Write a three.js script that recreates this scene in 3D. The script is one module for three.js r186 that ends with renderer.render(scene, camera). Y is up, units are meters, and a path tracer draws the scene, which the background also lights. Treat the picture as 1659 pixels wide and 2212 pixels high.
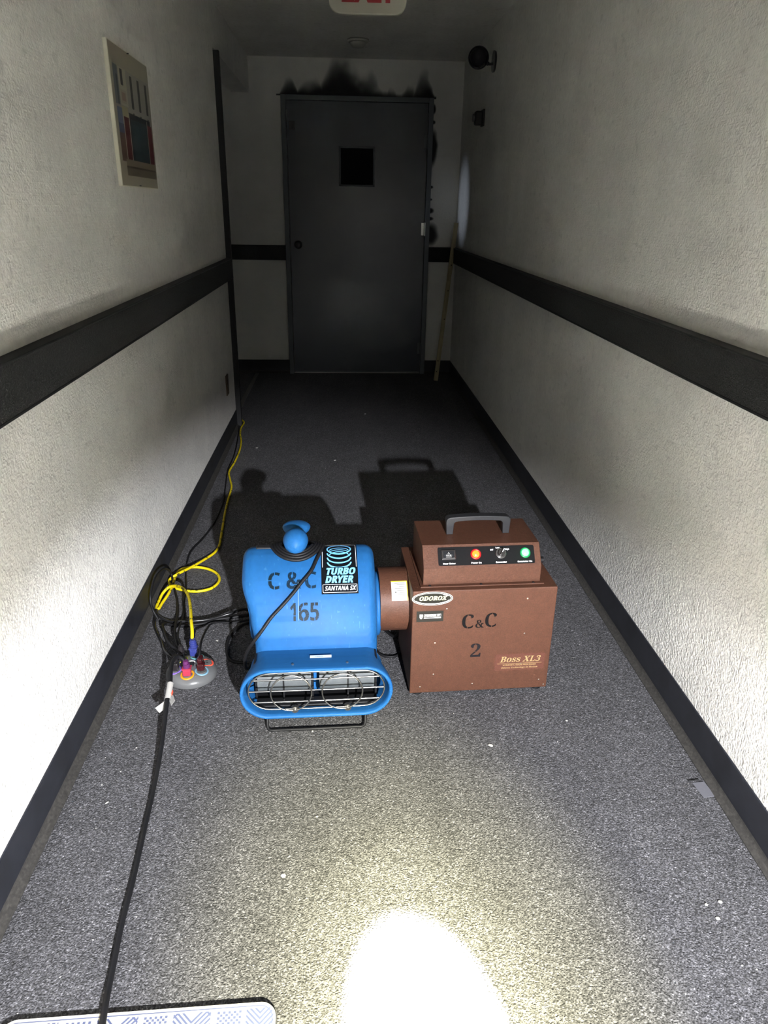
import * as THREE from 'three';
import { mergeGeometries, toCreasedNormals } from 'three/addons/utils/BufferGeometryUtils.js';
import { RoundedBoxGeometry } from 'three/addons/geometries/RoundedBoxGeometry.js';
import { TextGeometry } from 'three/addons/geometries/TextGeometry.js';
import { FontLoader } from 'three/addons/loaders/FontLoader.js';

const V = (x, y, z) => new THREE.Vector3(x, y, z);
const scene = new THREE.Scene();
scene.background = new THREE.Color(0x000000);

// ------------------------------------------------------------------ camera
const LEFT = -0.691, RIGHT = 0.925, END = -6.264, BACK = 3.2, CEIL = 2.342, OPEN = -4.6, WALL_T = 0.13;
const EYE = V(0, 1.3208, 0), YAW = 0.0596, PITCH = 0.3969, ROLL = 0.0165, FOCAL = 1565.44;
const camera = new THREE.PerspectiveCamera(2 * Math.atan(1106 / FOCAL) * 180 / Math.PI, 1659 / 2212, 0.05, 40);
{
  const fwd = V(Math.sin(YAW) * Math.cos(PITCH), -Math.sin(PITCH), -Math.cos(YAW) * Math.cos(PITCH));
  const right = V(Math.cos(YAW), 0, Math.sin(YAW)), up = right.clone().cross(fwd);
  camera.position.copy(EYE);
  camera.up.copy(right.clone().multiplyScalar(-Math.sin(ROLL)).addScaledVector(up, Math.cos(ROLL)));
  camera.lookAt(EYE.clone().add(fwd));
}
const renderer = new THREE.WebGLRenderer({ antialias: true });
renderer.toneMapping = THREE.LinearToneMapping;
const EXPOSURE = 10;
renderer.toneMappingExposure = EXPOSURE;
renderer.shadowMap.enabled = true;

// ------------------------------------------------------------------ light: one hand torch held behind the camera
const TORCH = V(0.445, 1.25, 1.0), AIM = V(0.16, 0, -0.70);
const torchDir = AIM.clone().sub(TORCH).normalize();
function torchBeam(name, r, g, b, candela, halfAngleDeg, penumbra, aim = AIM) {
  const s = new THREE.SpotLight(new THREE.Color().setRGB(r, g, b), candela / EXPOSURE, 0, halfAngleDeg * Math.PI / 180, penumbra, 2);
  s.name = name;
  s.position.copy(TORCH).addScaledVector(torchDir, 0.02);
  s.target.position.copy(aim);
  s.castShadow = true; s.shadow.radius = 1; s.shadow.mapSize.set(2048, 2048);
  scene.add(s, s.target);
  return s;
}
torchBeam('torch_spill', 0.95, 0.96, 1.0, 96, 28.7, 0.2, V(0.19, 0, -0.60));
torchBeam('torch_corona', 1.0, 0.93, 0.42, 150, 13.5, 1.0);
torchBeam('torch_inner', 1.0, 0.96, 0.6, 230, 7.5, 1.0, V(0.15, 0, -0.75));
torchBeam('torch_core', 1.0, 0.98, 0.84, 41000, 3.7, 1.0, V(0.145, 0, -0.765));
torchBeam('torch_stray', 1.0, 0.98, 0.9, 0.9, 80, 0.6);

// ------------------------------------------------------------------ helpers
let seed = 20240611;
const rnd = () => { seed = (seed * 1664525 + 1013904223) >>> 0; return seed / 4294967296; };
const taken = new Map();
function numbered(name) {
  const n = taken.get(name) || 0; taken.set(name, n + 1);
  return n ? `${name}_${String(n).padStart(3, '0')}` : name;
}
function shade(o) { o.castShadow = true; o.receiveShadow = true; return o; }
function tag(o, label, category, group) {
  o.userData.label = label; o.userData.category = category; if (group) o.userData.group = group; return o;
}
function mesh(name, geo, mat, parent, label) {
  const m = shade(new THREE.Mesh(geo, mat));
  m.name = parent ? name : numbered(name);
  (parent || scene).add(m);
  if (label) m.userData.label = label;
  return m;
}
function thing(name, label, category, pos = [0, 0, 0], turn = 0, group) {
  const g = new THREE.Group(); g.name = numbered(name); g.position.set(...pos); g.rotation.y = turn;
  scene.add(g); g.updateMatrixWorld(true);
  return tag(g, label, category, group);
}
function struct(name, geo, mat, label, category) {
  const m = shade(geo ? new THREE.Mesh(geo, mat) : new THREE.Group());
  m.name = name; m.userData.kind = 'structure';
  m.userData.label = label; m.userData.category = category;
  scene.add(m); return m;
}
// box between two corners with uv in metres on every face
function uvMetres(geo) {
  const g = geo.index ? geo.toNonIndexed() : geo;
  g.computeVertexNormals();
  const p = g.attributes.position, n = g.attributes.normal, uv = new Float32Array(p.count * 2);
  for (let i = 0; i < p.count; i++) {
    const ax = Math.abs(n.getX(i)), ay = Math.abs(n.getY(i)), az = Math.abs(n.getZ(i));
    const x = p.getX(i), y = p.getY(i), z = p.getZ(i);
    if (ax >= ay && ax >= az) { uv[2 * i] = z; uv[2 * i + 1] = y; }
    else if (ay >= az) { uv[2 * i] = x; uv[2 * i + 1] = z; }
    else { uv[2 * i] = x; uv[2 * i + 1] = y; }
  }
  g.setAttribute('uv', new THREE.BufferAttribute(uv, 2));
  return g;
}
function slab(x0, x1, y0, y1, z0, z1) {
  const g = new THREE.BoxGeometry(x1 - x0, y1 - y0, z1 - z0);
  g.translate((x0 + x1) / 2, (y0 + y1) / 2, (z0 + z1) / 2);
  return uvMetres(g);
}
const clean = (gs) => gs.map((g) => {
  const q = g.index ? g.toNonIndexed() : g;
  for (const k of Object.keys(q.attributes)) if (!['position', 'normal', 'uv'].includes(k)) q.deleteAttribute(k);
  if (!q.attributes.uv) q.setAttribute('uv', new THREE.BufferAttribute(new Float32Array(q.attributes.position.count * 2), 2));
  q.clearGroups?.();
  return q;
});
const join = (...gs) => mergeGeometries(clean(gs), false);
const rbox = (w, h, d, r, x = 0, y = 0, z = 0) => { const g = new RoundedBoxGeometry(w, h, d, 3, r); g.translate(x, y, z); return g; };
function cyl(r0, r1, h, x, y, z, axis = 'y', seg = 32, open = false) {
  const g = new THREE.CylinderGeometry(r0, r1, h, seg, 1, open);
  if (axis === 'x') g.rotateZ(-Math.PI / 2); if (axis === 'z') g.rotateX(Math.PI / 2);
  return g.translate(x, y, z);
}
const curve = (pts, closed = false) => new THREE.CatmullRomCurve3(pts.map((p) => V(...p)), closed, 'centripetal');
const tube = (pts, r, seg, closed = false, radial = 8) => {
  const g = new THREE.TubeGeometry(curve(pts, closed), seg || pts.length * 8, r, radial, closed);
  if (closed) return g;
  const c = curve(pts), ends = [c.getPoint(0), c.getPoint(1)].map((p) => new THREE.SphereGeometry(r, radial, 6).translate(p.x, p.y, p.z));
  return join(g, ...ends);
};
// surface through rings of points (closed rings, all the same length)
function loft(rings, capStart, capEnd) {
  const n = rings[0].length, pos = [], uv = [], idx = [];
  rings.forEach((r, j) => r.forEach((p, i) => { pos.push(p.x, p.y, p.z); uv.push(i / n, j / (rings.length - 1)); }));
  for (let j = 0; j < rings.length - 1; j++) for (let i = 0; i < n; i++) {
    const a = j * n + i, b = j * n + (i + 1) % n, c = a + n, d = b + n;
    idx.push(a, b, c, b, d, c);
  }
  const cap = (j, flip) => {
    const c = rings[j].reduce((s, p) => s.add(p), V(0, 0, 0)).divideScalar(n), k = pos.length / 3;
    pos.push(c.x, c.y, c.z); uv.push(0.5, 0.5);
    for (let i = 0; i < n; i++) { const a = j * n + i, b = j * n + (i + 1) % n; flip ? idx.push(k, b, a) : idx.push(k, a, b); }
  };
  if (capStart) cap(0, true); if (capEnd) cap(rings.length - 1, false);
  const g = new THREE.BufferGeometry();
  g.setAttribute('position', new THREE.Float32BufferAttribute(pos, 3));
  g.setAttribute('uv', new THREE.Float32BufferAttribute(uv, 2));
  g.setIndex(idx); g.computeVertexNormals();
  return g;
}
// rounded rectangle outline, n points per corner
function roundRect(hw, y0, y1, r, z, per = 10, cx = 0) {
  const out = [], hh = (y1 - y0) / 2, cy = (y0 + y1) / 2; r = Math.min(r, hh, hw);
  [[1, 1, 0], [-1, 1, 1], [-1, -1, 2], [1, -1, 3]].forEach(([sx, sy, q]) => {
    for (let i = 0; i <= per; i++) {
      const a = (q + i / per) * Math.PI / 2;
      out.push(V(cx + sx * (hw - r) + r * Math.cos(a), cy + sy * (hh - r) + r * Math.sin(a), z));
    }
  });
  return out;
}
function rrShape(w, h, r) {
  const s = new THREE.Shape(), x = -w / 2, y = -h / 2;
  s.moveTo(x + r, y); s.lineTo(x + w - r, y); s.absarc(x + w - r, y + r, r, -Math.PI / 2, 0);
  s.lineTo(x + w, y + h - r); s.absarc(x + w - r, y + h - r, r, 0, Math.PI / 2);
  s.lineTo(x + r, y + h); s.absarc(x + r, y + h - r, r, Math.PI / 2, Math.PI);
  s.lineTo(x, y + r); s.absarc(x + r, y + r, r, Math.PI, Math.PI * 1.5);
  return s;
}
const std = (o) => new THREE.MeshStandardMaterial(o);
const lin = (r, g, b) => new THREE.Color().setRGB(r, g, b);

// ------------------------------------------------------------------ computed textures
function lattice(n) { const a = new Float32Array(n * n); for (let i = 0; i < a.length; i++) a[i] = rnd(); return a; }
function noiseAt(l, n, u, v) {           // periodic value noise, u and v in 0..1
  const x = u * n, y = v * n, i = Math.floor(x), j = Math.floor(y);
  let a = x - i, b = y - j; a = a * a * (3 - 2 * a); b = b * b * (3 - 2 * b);
  const i0 = ((i % n) + n) % n, i1 = (i0 + 1) % n, j0 = ((j % n) + n) % n, j1 = (j0 + 1) % n;
  return (l[j0 * n + i0] * (1 - a) + l[j0 * n + i1] * a) * (1 - b) + (l[j1 * n + i0] * (1 - a) + l[j1 * n + i1] * a) * b;
}
function dataMap(w, h, fn, srgb) {
  const d = new Uint8Array(w * h * 4);
  for (let y = 0; y < h; y++) for (let x = 0; x < w; x++) {
    const c = fn((x + 0.5) / w, (y + 0.5) / h), k = (y * w + x) * 4;
    const t = typeof c === 'number' ? [c, c, c] : c;
    for (let q = 0; q < 3; q++) d[k + q] = Math.max(0, Math.min(255, Math.round(t[q] * 255)));
    d[k + 3] = 255;
  }
  const t = new THREE.DataTexture(d, w, h, THREE.RGBAFormat);
  t.wrapS = t.wrapT = THREE.RepeatWrapping; t.magFilter = THREE.LinearFilter; t.minFilter = THREE.LinearMipmapLinearFilter; t.generateMipmaps = true;
  if (srgb) t.colorSpace = THREE.SRGBColorSpace;
  t.needsUpdate = true; return t;
}
const sized = (t, m) => { t.repeat.set(1 / m, 1 / m); return t; };   // uv are metres
const smooth = (a, b, x) => { const t = Math.min(1, Math.max(0, (x - a) / (b - a))); return t * t * (3 - 2 * t); };
const L8 = lattice(8), L16 = lattice(16), L40 = lattice(40), L90 = lattice(90), L150 = lattice(150), L260 = lattice(260), L420 = lattice(420);

// sprayed stucco: worm-like ridges about 6 mm apart with scattered drips
const stuccoBump = sized(dataMap(1024, 1024, (u, v) => {
  const a = Math.abs(noiseAt(L90, 90, u, v) - 0.5) * 2, b = Math.abs(noiseAt(L150, 150, u + 0.37, v + 0.11) - 0.5) * 2;
  const c = noiseAt(L260, 260, u, v), d = smooth(0.72, 0.86, noiseAt(L40, 40, u + 0.2, v));
  return 0.42 * (1 - a) + 0.3 * (1 - b) + 0.18 * c + 0.1 * d;
}), 0.72);
const stuccoColor = sized(dataMap(512, 512, (u, v) => {
  const k = 0.965 + 0.05 * (noiseAt(L16, 16, u, v) - 0.5) + 0.05 * (noiseAt(L150, 150, u, v) - 0.5) - 0.06 * smooth(0.86, 0.93, noiseAt(L90, 90, u + 0.5, v));
  return [0.892 * k, 0.884 * k, 0.862 * k];
}, true), 1.9);
const carpetColor = sized(dataMap(2048, 2048, (u, v) => {
  const f = noiseAt(L420, 420, u, v), g = noiseAt(L260, 260, u + 0.3, v + 0.7), s = noiseAt(L16, 16, u, v), t = rnd();
  let k = 0.282 + 0.22 * (f - 0.5) + 0.16 * (g - 0.5) + 0.10 * (t - 0.5) + 0.03 * (s - 0.5);
  k += 0.16 * smooth(0.80, 0.95, f) * smooth(0.4, 0.8, g);
  k = Math.max(0.06, k);
  return [k * 0.995, k * 0.985, k * 1.02];
}, true), 0.9);
const carpetBump = sized(dataMap(1024, 1024, (u, v) => 0.6 * noiseAt(L260, 260, u, v) + 0.4 * noiseAt(L420, 420, u, v)), 0.6);

const wallMat = std({ map: stuccoColor, bumpMap: stuccoBump, bumpScale: 0.0025, roughness: 0.85 });
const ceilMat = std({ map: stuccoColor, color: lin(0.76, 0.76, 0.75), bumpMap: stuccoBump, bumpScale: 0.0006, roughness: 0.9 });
const carpetMat = std({ map: carpetColor, bumpMap: carpetBump, bumpScale: 0.0026, roughness: 1.0 });
const bandFelt = std({ map: sized(dataMap(512, 512, (u, v) => {
  const k = 0.112 + 0.10 * (noiseAt(L260, 260, u, v) - 0.5) + 0.07 * (rnd() - 0.5); return [k, k * 0.985, k * 0.97];
}, true), 0.5), bumpMap: carpetBump, bumpScale: 0.0015, roughness: 1 });
const blackTrim = std({ color: lin(0.006, 0.006, 0.007), roughness: 0.7 });
const vinylMap = sized(dataMap(512, 512, (u, v) => {
  const s = smooth(0.62, 0.8, noiseAt(L16, 16, u, v)) * 0.05, k = 0.125 + 0.02 * noiseAt(L90, 90, u, v) - s * 0.4; return [k * 0.93, k * 0.98, k * 1.17];
}, true), 1.4);
const vinyl = std({ map: vinylMap, roughness: 0.5 });

// end wall: same paint, with soot that the fire left round the door head and the hinge side
const EW = { x0: -2.7, x1: RIGHT + WALL_T, y0: 0, y1: CEIL };
const sootMap = dataMap(1408, 896, (u, v) => {
  const x = EW.x0 + u * (EW.x1 - EW.x0), y = EW.y0 + v * (EW.y1 - EW.y0);
  const n = 0.55 * noiseAt(L16, 16, x * 0.35, y * 0.22) + 0.3 * noiseAt(L40, 40, x * 0.3, y * 0.2) + 0.15 * noiseAt(L90, 90, x * 0.3, y * 0.25);
  // tongues of smoke above the head frame: [centre, half width, height]
  let h = 0;
  for (const [cx, hw, ht] of [[0.02, 0.17, 0.27], [0.17, 0.13, 0.22], [-0.24, 0.10, 0.09], [-0.39, 0.045, 0.13], [0.395, 0.05, 0.08], [0.53, 0.05, 0.10], [0.62, 0.05, 0.20], [0.12, 0.52, 0.05]]) h = Math.max(h, ht * Math.exp(-((((x - cx + (n - 0.5) * 0.10) / hw) ** 2) ** 1.4)));
  let s = y > 2.0 && x > (y > 2.09 ? -0.49 : -0.455) && x < (y > 2.09 ? 0.72 : 0.70) ? (h > 0.004 ? 1 - smooth(0.05, 1.15, (y - 2.094) / h + (n - 0.5) * 1.2) : 0) : 0;
  // licks that leaked past the hinge side jamb: [low, high, reach]
  for (const [a, b, r] of [[1.99, 2.06, 0.02], [1.92, 1.95, 0.02], [1.64, 1.88, 0.042], [1.47, 1.49, 0.02], [1.38, 1.40, 0.02], [1.285, 1.33, 0.035], [1.235, 1.262, 0.03], [1.04, 1.21, 0.07]]) {
    const m = (a + b) / 2, q = Math.hypot((y - m) / ((b - a) / 2), (x - 0.70) / r);
    if (x > 0.6) s = Math.max(s, 0.95 * (1 - smooth(0.45, 1.15, q + (n - 0.5) * 0.9)));
  }
  s *= 0.97;
  const k = 0.965 + 0.05 * (n - 0.5);
  return [0.892 * k * (1 - s) + 0.07 * s, 0.884 * k * (1 - s) + 0.07 * s, 0.862 * k * (1 - s) + 0.072 * s];
}, true);
sootMap.wrapS = sootMap.wrapT = THREE.ClampToEdgeWrapping;
sootMap.repeat.set(1 / (EW.x1 - EW.x0), 1 / (EW.y1 - EW.y0)); sootMap.offset.set(-EW.x0 / (EW.x1 - EW.x0), 0);
const endWallMat = std({ map: sootMap, bumpMap: stuccoBump, bumpScale: 0.002, roughness: 0.85 });

// ------------------------------------------------------------------ the corridor
struct('floor', slab(-2.7, RIGHT + WALL_T, -0.1, 0, END - 0.15, BACK + WALL_T), carpetMat, 'charcoal flecked loop carpet along the corridor', 'floor');
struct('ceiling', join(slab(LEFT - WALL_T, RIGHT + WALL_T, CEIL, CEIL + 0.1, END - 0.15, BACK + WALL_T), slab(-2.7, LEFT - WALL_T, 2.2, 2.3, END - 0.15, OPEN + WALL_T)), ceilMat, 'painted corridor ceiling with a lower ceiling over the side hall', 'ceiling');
struct('wall_left', join(slab(LEFT - WALL_T, LEFT, 0, CEIL, OPEN, BACK), slab(LEFT - WALL_T, LEFT, 2.106, CEIL, END, OPEN)), wallMat, 'off white stucco wall with the opening to the side hall', 'wall');
struct('wall_right', slab(RIGHT, RIGHT + WALL_T, 0, CEIL, END, BACK), wallMat, 'off white stucco wall without openings', 'wall');
struct('wall_end', slab(EW.x0, EW.x1, 0, CEIL, END - 0.15, END), endWallMat, 'off white end wall sooted around the steel door', 'wall');
struct('wall_back', slab(LEFT - WALL_T, RIGHT + WALL_T, 0, CEIL, BACK, BACK + WALL_T), wallMat, 'stucco wall closing the corridor behind the photographer', 'wall');
struct('wall_side', join(slab(-2.7, LEFT - WALL_T, 0, 2.3, OPEN, OPEN + WALL_T), slab(-2.83, -2.7, 0, 2.3, END - 0.15, OPEN + WALL_T)), wallMat, 'stucco walls enclosing the side hall', 'wall');

// cove base: upright vinyl face and a scuffed, dusty toe that curls out over the carpet
const toeMat = std({ map: sized(dataMap(512, 512, (u, v) => {
  const k = 0.20 + 0.07 * (noiseAt(L90, 90, u, v) - 0.5) + 0.05 * (noiseAt(L260, 260, u, v) - 0.5); return [k, k * 0.96, k * 0.90];
}, true), 0.5), roughness: 0.75 });
function cove(len, place) {
  const f = new THREE.Shape(); f.moveTo(0, 0.02); f.lineTo(0.004, 0.02); f.lineTo(0.004, 0.109); f.quadraticCurveTo(0.004, 0.112, 0.001, 0.112); f.lineTo(0, 0.112); f.lineTo(0, 0.02);
  const t = new THREE.Shape(); t.moveTo(0, 0); t.lineTo(0.022, 0); t.lineTo(0.022, 0.003); t.quadraticCurveTo(0.007, 0.006, 0.004, 0.02); t.lineTo(0, 0.02); t.lineTo(0, 0);
  return [f, t].map((q) => place(uvMetres(new THREE.ExtrudeGeometry(q, { depth: len, bevelEnabled: false, curveSegments: 6 }))));
}
function baseboard(name, label, ...runs) {
  const g = struct(name, null, null, label, 'baseboard');
  for (const [len, place] of runs) { const [f, t] = cove(len, place); mesh('cove_face', f, vinyl, g); mesh('cove_toe', t, toeMat, g, 'dusty brownish toe of the cove base'); }
}
baseboard('baseboard_right', 'navy black vinyl cove base along the unbroken stucco wall', [BACK - END, (g) => g.rotateY(Math.PI).translate(RIGHT, 0, BACK)]);
baseboard('baseboard_left', 'navy black vinyl cove base below the picture wall', [BACK - OPEN, (g) => g.translate(LEFT, 0, OPEN)]);
baseboard('baseboard_end', 'black vinyl cove base either side of the steel door', [-0.456 - EW.x0, (g) => g.rotateY(-Math.PI / 2).translate(-0.456, 0, END)], [RIGHT - 0.7, (g) => g.rotateY(-Math.PI / 2).translate(RIGHT, 0, END)]);
// padded wall bumper: carpet face between two black edge strips
function bumper(name, len, place, label) {
  const t = 0.036, y0 = 0.920, y1 = 1.034, g = struct(name, null, null, label, 'wall bumper');
  const add = (n, a, b, d0, d1, m, rr) => mesh(n, place(rr ? rbox(d1 - d0, b - a, len, rr, (d0 + d1) / 2, (a + b) / 2, len / 2) : slab(d0, d1, a, b, 0, len)), m, g);
  add('carpet_face', y0 + 0.007, y1 - 0.006, 0, t, bandFelt);
  add('edge_strip', y1 - 0.006, y1, 0, t + 0.001, blackTrim, 0.002);
  add('edge_strip', y0, y0 + 0.007, 0, t + 0.001, blackTrim, 0.002);
  return g;
}
bumper('trim_1', BACK - END, (g) => g.rotateY(Math.PI).translate(RIGHT, 0, BACK), 'dark carpeted bumper rail along the unbroken stucco wall');
bumper('trim_2', BACK - OPEN, (g) => g.translate(LEFT, 0, OPEN), 'dark carpeted bumper rail below the picture');
bumper('trim_3', -0.456 - EW.x0, (g) => g.rotateY(-Math.PI / 2).translate(-0.456, 0, END), 'dark bumper rail between side hall and steel door');
bumper('trim_4', RIGHT - 0.7 - 0.037, (g) => g.rotateY(-Math.PI / 2).translate(RIGHT - 0.037, 0, END), 'short dark bumper rail behind the leaning wood strip');
// black jamb casing at the side hall opening and the metal strip on its floor
struct('trim_5', rbox(0.165, 2.094, 0.03, 0.004, LEFT - 0.0505, 1.047, OPEN - 0.015), blackTrim, 'black upright jamb casing at the side hall opening', 'jamb casing');
struct('trim_6', rbox(0.03, 0.005, END - OPEN > 0 ? 1.6 : OPEN - END - 0.08, 0.002, -0.735, 0.0025, (OPEN + END) / 2), std({ color: lin(0.32, 0.31, 0.29), roughness: 0.45, metalness: 0.8 }), 'metal carpet strip across the side hall threshold', 'threshold strip');

// ------------------------------------------------------------------ steel door at the end
{
  const steel = std({ color: lin(0.062, 0.070, 0.084), roughness: 0.27, bumpMap: stuccoBump, bumpScale: 0.00012 });
  const frameMat = std({ color: lin(0.115, 0.128, 0.14), roughness: 0.5 });
  const dark = std({ color: lin(0.015, 0.015, 0.017), roughness: 0.45 });
  const chrome = std({ color: lin(0.7, 0.7, 0.68), roughness: 0.2, metalness: 1 });
  const d = struct('door_1', null, null, 'grey steel fire door with small square window and sooted head', 'door');
  const z = END;
  const fr = (x0, x1, y0, y1) => rbox(x1 - x0, y1 - y0, 0.05, 0.004, (x0 + x1) / 2, (y0 + y1) / 2, z + 0.02);
  mesh('jamb', fr(-0.456, -0.419, 0, 2.094), frameMat, d); mesh('jamb', fr(0.662, 0.70, 0, 2.094), frameMat, d);
  mesh('head_frame', fr(-0.419, 0.662, 2.06, 2.094), frameMat, d);
  // leaf with a real window hole
  const s = new THREE.Shape(); s.moveTo(-0.415, 0.012); s.lineTo(0.658, 0.012); s.lineTo(0.658, 2.055); s.lineTo(-0.415, 2.055); s.lineTo(-0.415, 0.012);
  const h = new THREE.Path(); h.moveTo(-0.008, 1.488); h.lineTo(-0.008, 1.742); h.lineTo(0.242, 1.742); h.lineTo(0.242, 1.488); h.lineTo(-0.008, 1.488); s.holes.push(h);
  const leaf = mesh('door_leaf', uvMetres(new THREE.ExtrudeGeometry(s, { depth: 0.03, bevelEnabled: false }).translate(0, 0, z + 0.002)), steel, d);
  mesh('window_pane', new THREE.BoxGeometry(0.25, 0.254, 0.004).translate(0.117, 1.615, z + 0.014), new THREE.MeshPhysicalMaterial({ color: lin(0.003, 0.003, 0.0035), roughness: 0.6, specularIntensity: 0.15 }), leaf, 'black glass of the small square window');
  const w0 = -0.022, w1 = 0.256, v0 = 1.474, v1 = 1.756, t = 0.014;
  mesh('window_bead', join(rbox(w1 - w0, t, 0.012, 0.003, (w0 + w1) / 2, v0 + t / 2, z + 0.036), rbox(w1 - w0, t, 0.012, 0.003, (w0 + w1) / 2, v1 - t / 2, z + 0.036), rbox(t, v1 - v0, 0.012, 0.003, w0 + t / 2, (v0 + v1) / 2, z + 0.036), rbox(t, v1 - v0, 0.012, 0.003, w1 - t / 2, (v0 + v1) / 2, z + 0.036)), frameMat, leaf);
  const knob = new THREE.LatheGeometry([[0, 0], [0.032, 0], [0.032, 0.006], [0.014, 0.012], [0.013, 0.03], [0.027, 0.042], [0.029, 0.055], [0.02, 0.064], [0, 0.066]].map(([a, b]) => new THREE.Vector2(a, b)), 24).rotateX(Math.PI / 2).translate(-0.353, 1.04, z + 0.032);
  mesh('door_knob', knob, dark, d, 'dark round knob');
  mesh('bracket_plate', join(rbox(0.045, 0.062, 0.012, 0.003, -0.376, 1.889, z + 0.037), rbox(0.018, 0.03, 0.014, 0.003, -0.368, 1.885, z + 0.047)), dark, d, 'small dark bracket near the upper corner');
  for (const y of [1.80, 1.17, 0.22]) mesh('hinge', join(cyl(0.007, 0.007, 0.1, 0.661, y, z + 0.045, 'y', 12), rbox(0.03, 0.095, 0.004, 0.001, 0.648, y, z + 0.034)), y === 1.17 ? chrome : frameMat, d);
  mesh('door_sweep', rbox(1.06, 0.012, 0.01, 0.003, 0.122, 0.02, z + 0.037), frameMat, d);
}

// ------------------------------------------------------------------ picture on the left wall
{
  const cv = document.createElement('canvas'); cv.width = 512; cv.height = 440; const c = cv.getContext('2d');
  const f = (col, x, y, w, h) => { c.fillStyle = col; c.fillRect(x, y, w, h); };
  f('#8a8474', 0, 0, 512, 440);
  f('#7f7c74', 30, 62, 470, 300);                            // facade
  f('#5c6266', 30, 62, 52, 120); f('#3b4148', 58, 90, 20, 90);
  f('#96907f', 92, 62, 92, 118); f('#8d8574', 100, 130, 70, 42); f('#7f6c60', 112, 138, 48, 26);
  for (const x of [112, 232, 332, 440]) { f('#191b1e', x, x === 112 ? 66 : 72, 30, x === 112 ? 50 : 104); if (x > 200) { c.fillStyle = '#191b1e'; c.beginPath(); c.arc(x + 15, 184, 13, 0, 7); c.fill(); } }
  f('#807e77', 190, 178, 310, 14); f('#8f8869', 92, 182, 78, 34);
  f('#14191d', 176, 196, 300, 176); f('#4a1616', 108, 214, 62, 150); f('#5b1620', 430, 214, 66, 150);
  f('#59637a', 34, 190, 60, 80); f('#39435c', 34, 240, 64, 30); f('#4d3a30', 34, 270, 64, 90);
  f('#1d2c31', 190, 214, 232, 150); f('#26343a', 210, 230, 90, 120);
  for (const x of [100, 172, 424]) f('#8f8b7e', x, 200, 7, 164);
  f('#6a604f', 80, 352, 420, 22); f('#3b3128', 80, 374, 420, 6); f('#574d41', 80, 380, 420, 26);
  const t = new THREE.CanvasTexture(cv); t.colorSpace = THREE.SRGBColorSpace;
  const p = thing('canvas_picture', 'white edged picture of a shop front hanging above the bumper rail', 'picture', [LEFT, 1.372, -2.737]);
  mesh('panel', rbox(0.012, 0.393, 0.47, 0.0015, 0.0065, 0.1965, 0), std({ color: lin(0.62, 0.60, 0.50), roughness: 0.7 }), p);
  mesh('print', new THREE.PlaneGeometry(0.464, 0.387).rotateY(Math.PI / 2).translate(0.0129, 0.1965, 0), std({ map: t, roughness: 0.6 }), p, 'faded printed facade with dark doorway and barred windows');
  for (const [y, z] of [[0.006, 0.03], [0.388, 0.02]]) mesh('fixing_pin', cyl(0.002, 0.002, 0.01, 0.014, y, z, 'x', 8), std({ color: lin(0.05, 0.05, 0.05), roughness: 0.5 }), p);
}
// outlet plate low on the left wall
{
  const o = thing('wall_outlet', 'brown outlet plate low on the wall by the side hall', 'outlet', [LEFT, 0.34, -4.3]);
  const m = std({ color: lin(0.09, 0.06, 0.035), roughness: 0.5 });
  mesh('plate', rbox(0.007, 0.118, 0.074, 0.002, 0.0035, 0, 0), m, o);
  for (const y of [-0.02, 0.02]) mesh('socket', rbox(0.004, 0.028, 0.034, 0.0015, 0.0085, y, 0), std({ color: lin(0.05, 0.035, 0.02), roughness: 0.4 }), o);
}

// ------------------------------------------------------------------ fittings overhead
const font = await new FontLoader().loadAsync('fonts/droid/droid_sans_bold.typeface.json');
{
  const s = thing('exit_sign', 'white hanging sign with red EXIT lettering below the ceiling', 'sign', [0.112, 2.068, -3.62], -0.02);
  mesh('sign_body', toCreasedNormals(new THREE.ExtrudeGeometry(rrShape(0.315, 0.2, 0.045), { depth: 0.028, bevelEnabled: true, bevelSize: 0.004, bevelThickness: 0.004, bevelSegments: 3, curveSegments: 10 }).translate(0, 0.104, -0.014), 0.6), std({ color: lin(0.36, 0.345, 0.29), roughness: 0.5 }), s);
  const red = std({ color: lin(0.24, 0.008, 0.014), roughness: 0.5 });
  'EXIT'.split('').forEach((ch, i) => {
    const g = new TextGeometry(ch, { font, size: 0.10, depth: 0.002, curveSegments: 6, bevelEnabled: false }); g.computeBoundingBox();
    g.translate(-(g.boundingBox.min.x + g.boundingBox.max.x) / 2, 0, 0); g.scale(0.92, 1, 1); g.translate([-0.082, -0.018, 0.037, 0.084][i], 0.041, 0.018);
    mesh('letter', g, red, s);
  });
  mesh('stem', join(cyl(0.012, 0.012, 0.05, 0, 0.232, 0, 'y', 16), cyl(0.06, 0.06, 0.014, 0, 0.265, 0, 'y', 28)), std({ color: lin(0.6, 0.58, 0.5), roughness: 0.5 }), s);
}
{
  const d = thing('smoke_detector', 'small dusty smoke detector on the ceiling near the door', 'detector', [0.112, CEIL, -5.6]);
  const m = std({ color: lin(0.35, 0.34, 0.3), roughness: 0.7 });
  mesh('base_ring', new THREE.LatheGeometry([[0, 0], [0.072, 0], [0.072, -0.012], [0.062, -0.018], [0, -0.018]].map(([a, b]) => new THREE.Vector2(a, b)).reverse(), 32), m, d);
  mesh('sensor_dome', new THREE.LatheGeometry([[0.052, -0.016], [0.05, -0.03], [0.036, -0.044], [0.018, -0.048], [0, -0.048]].map(([a, b]) => new THREE.Vector2(a, b)).reverse(), 32), m, d);
}
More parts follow.
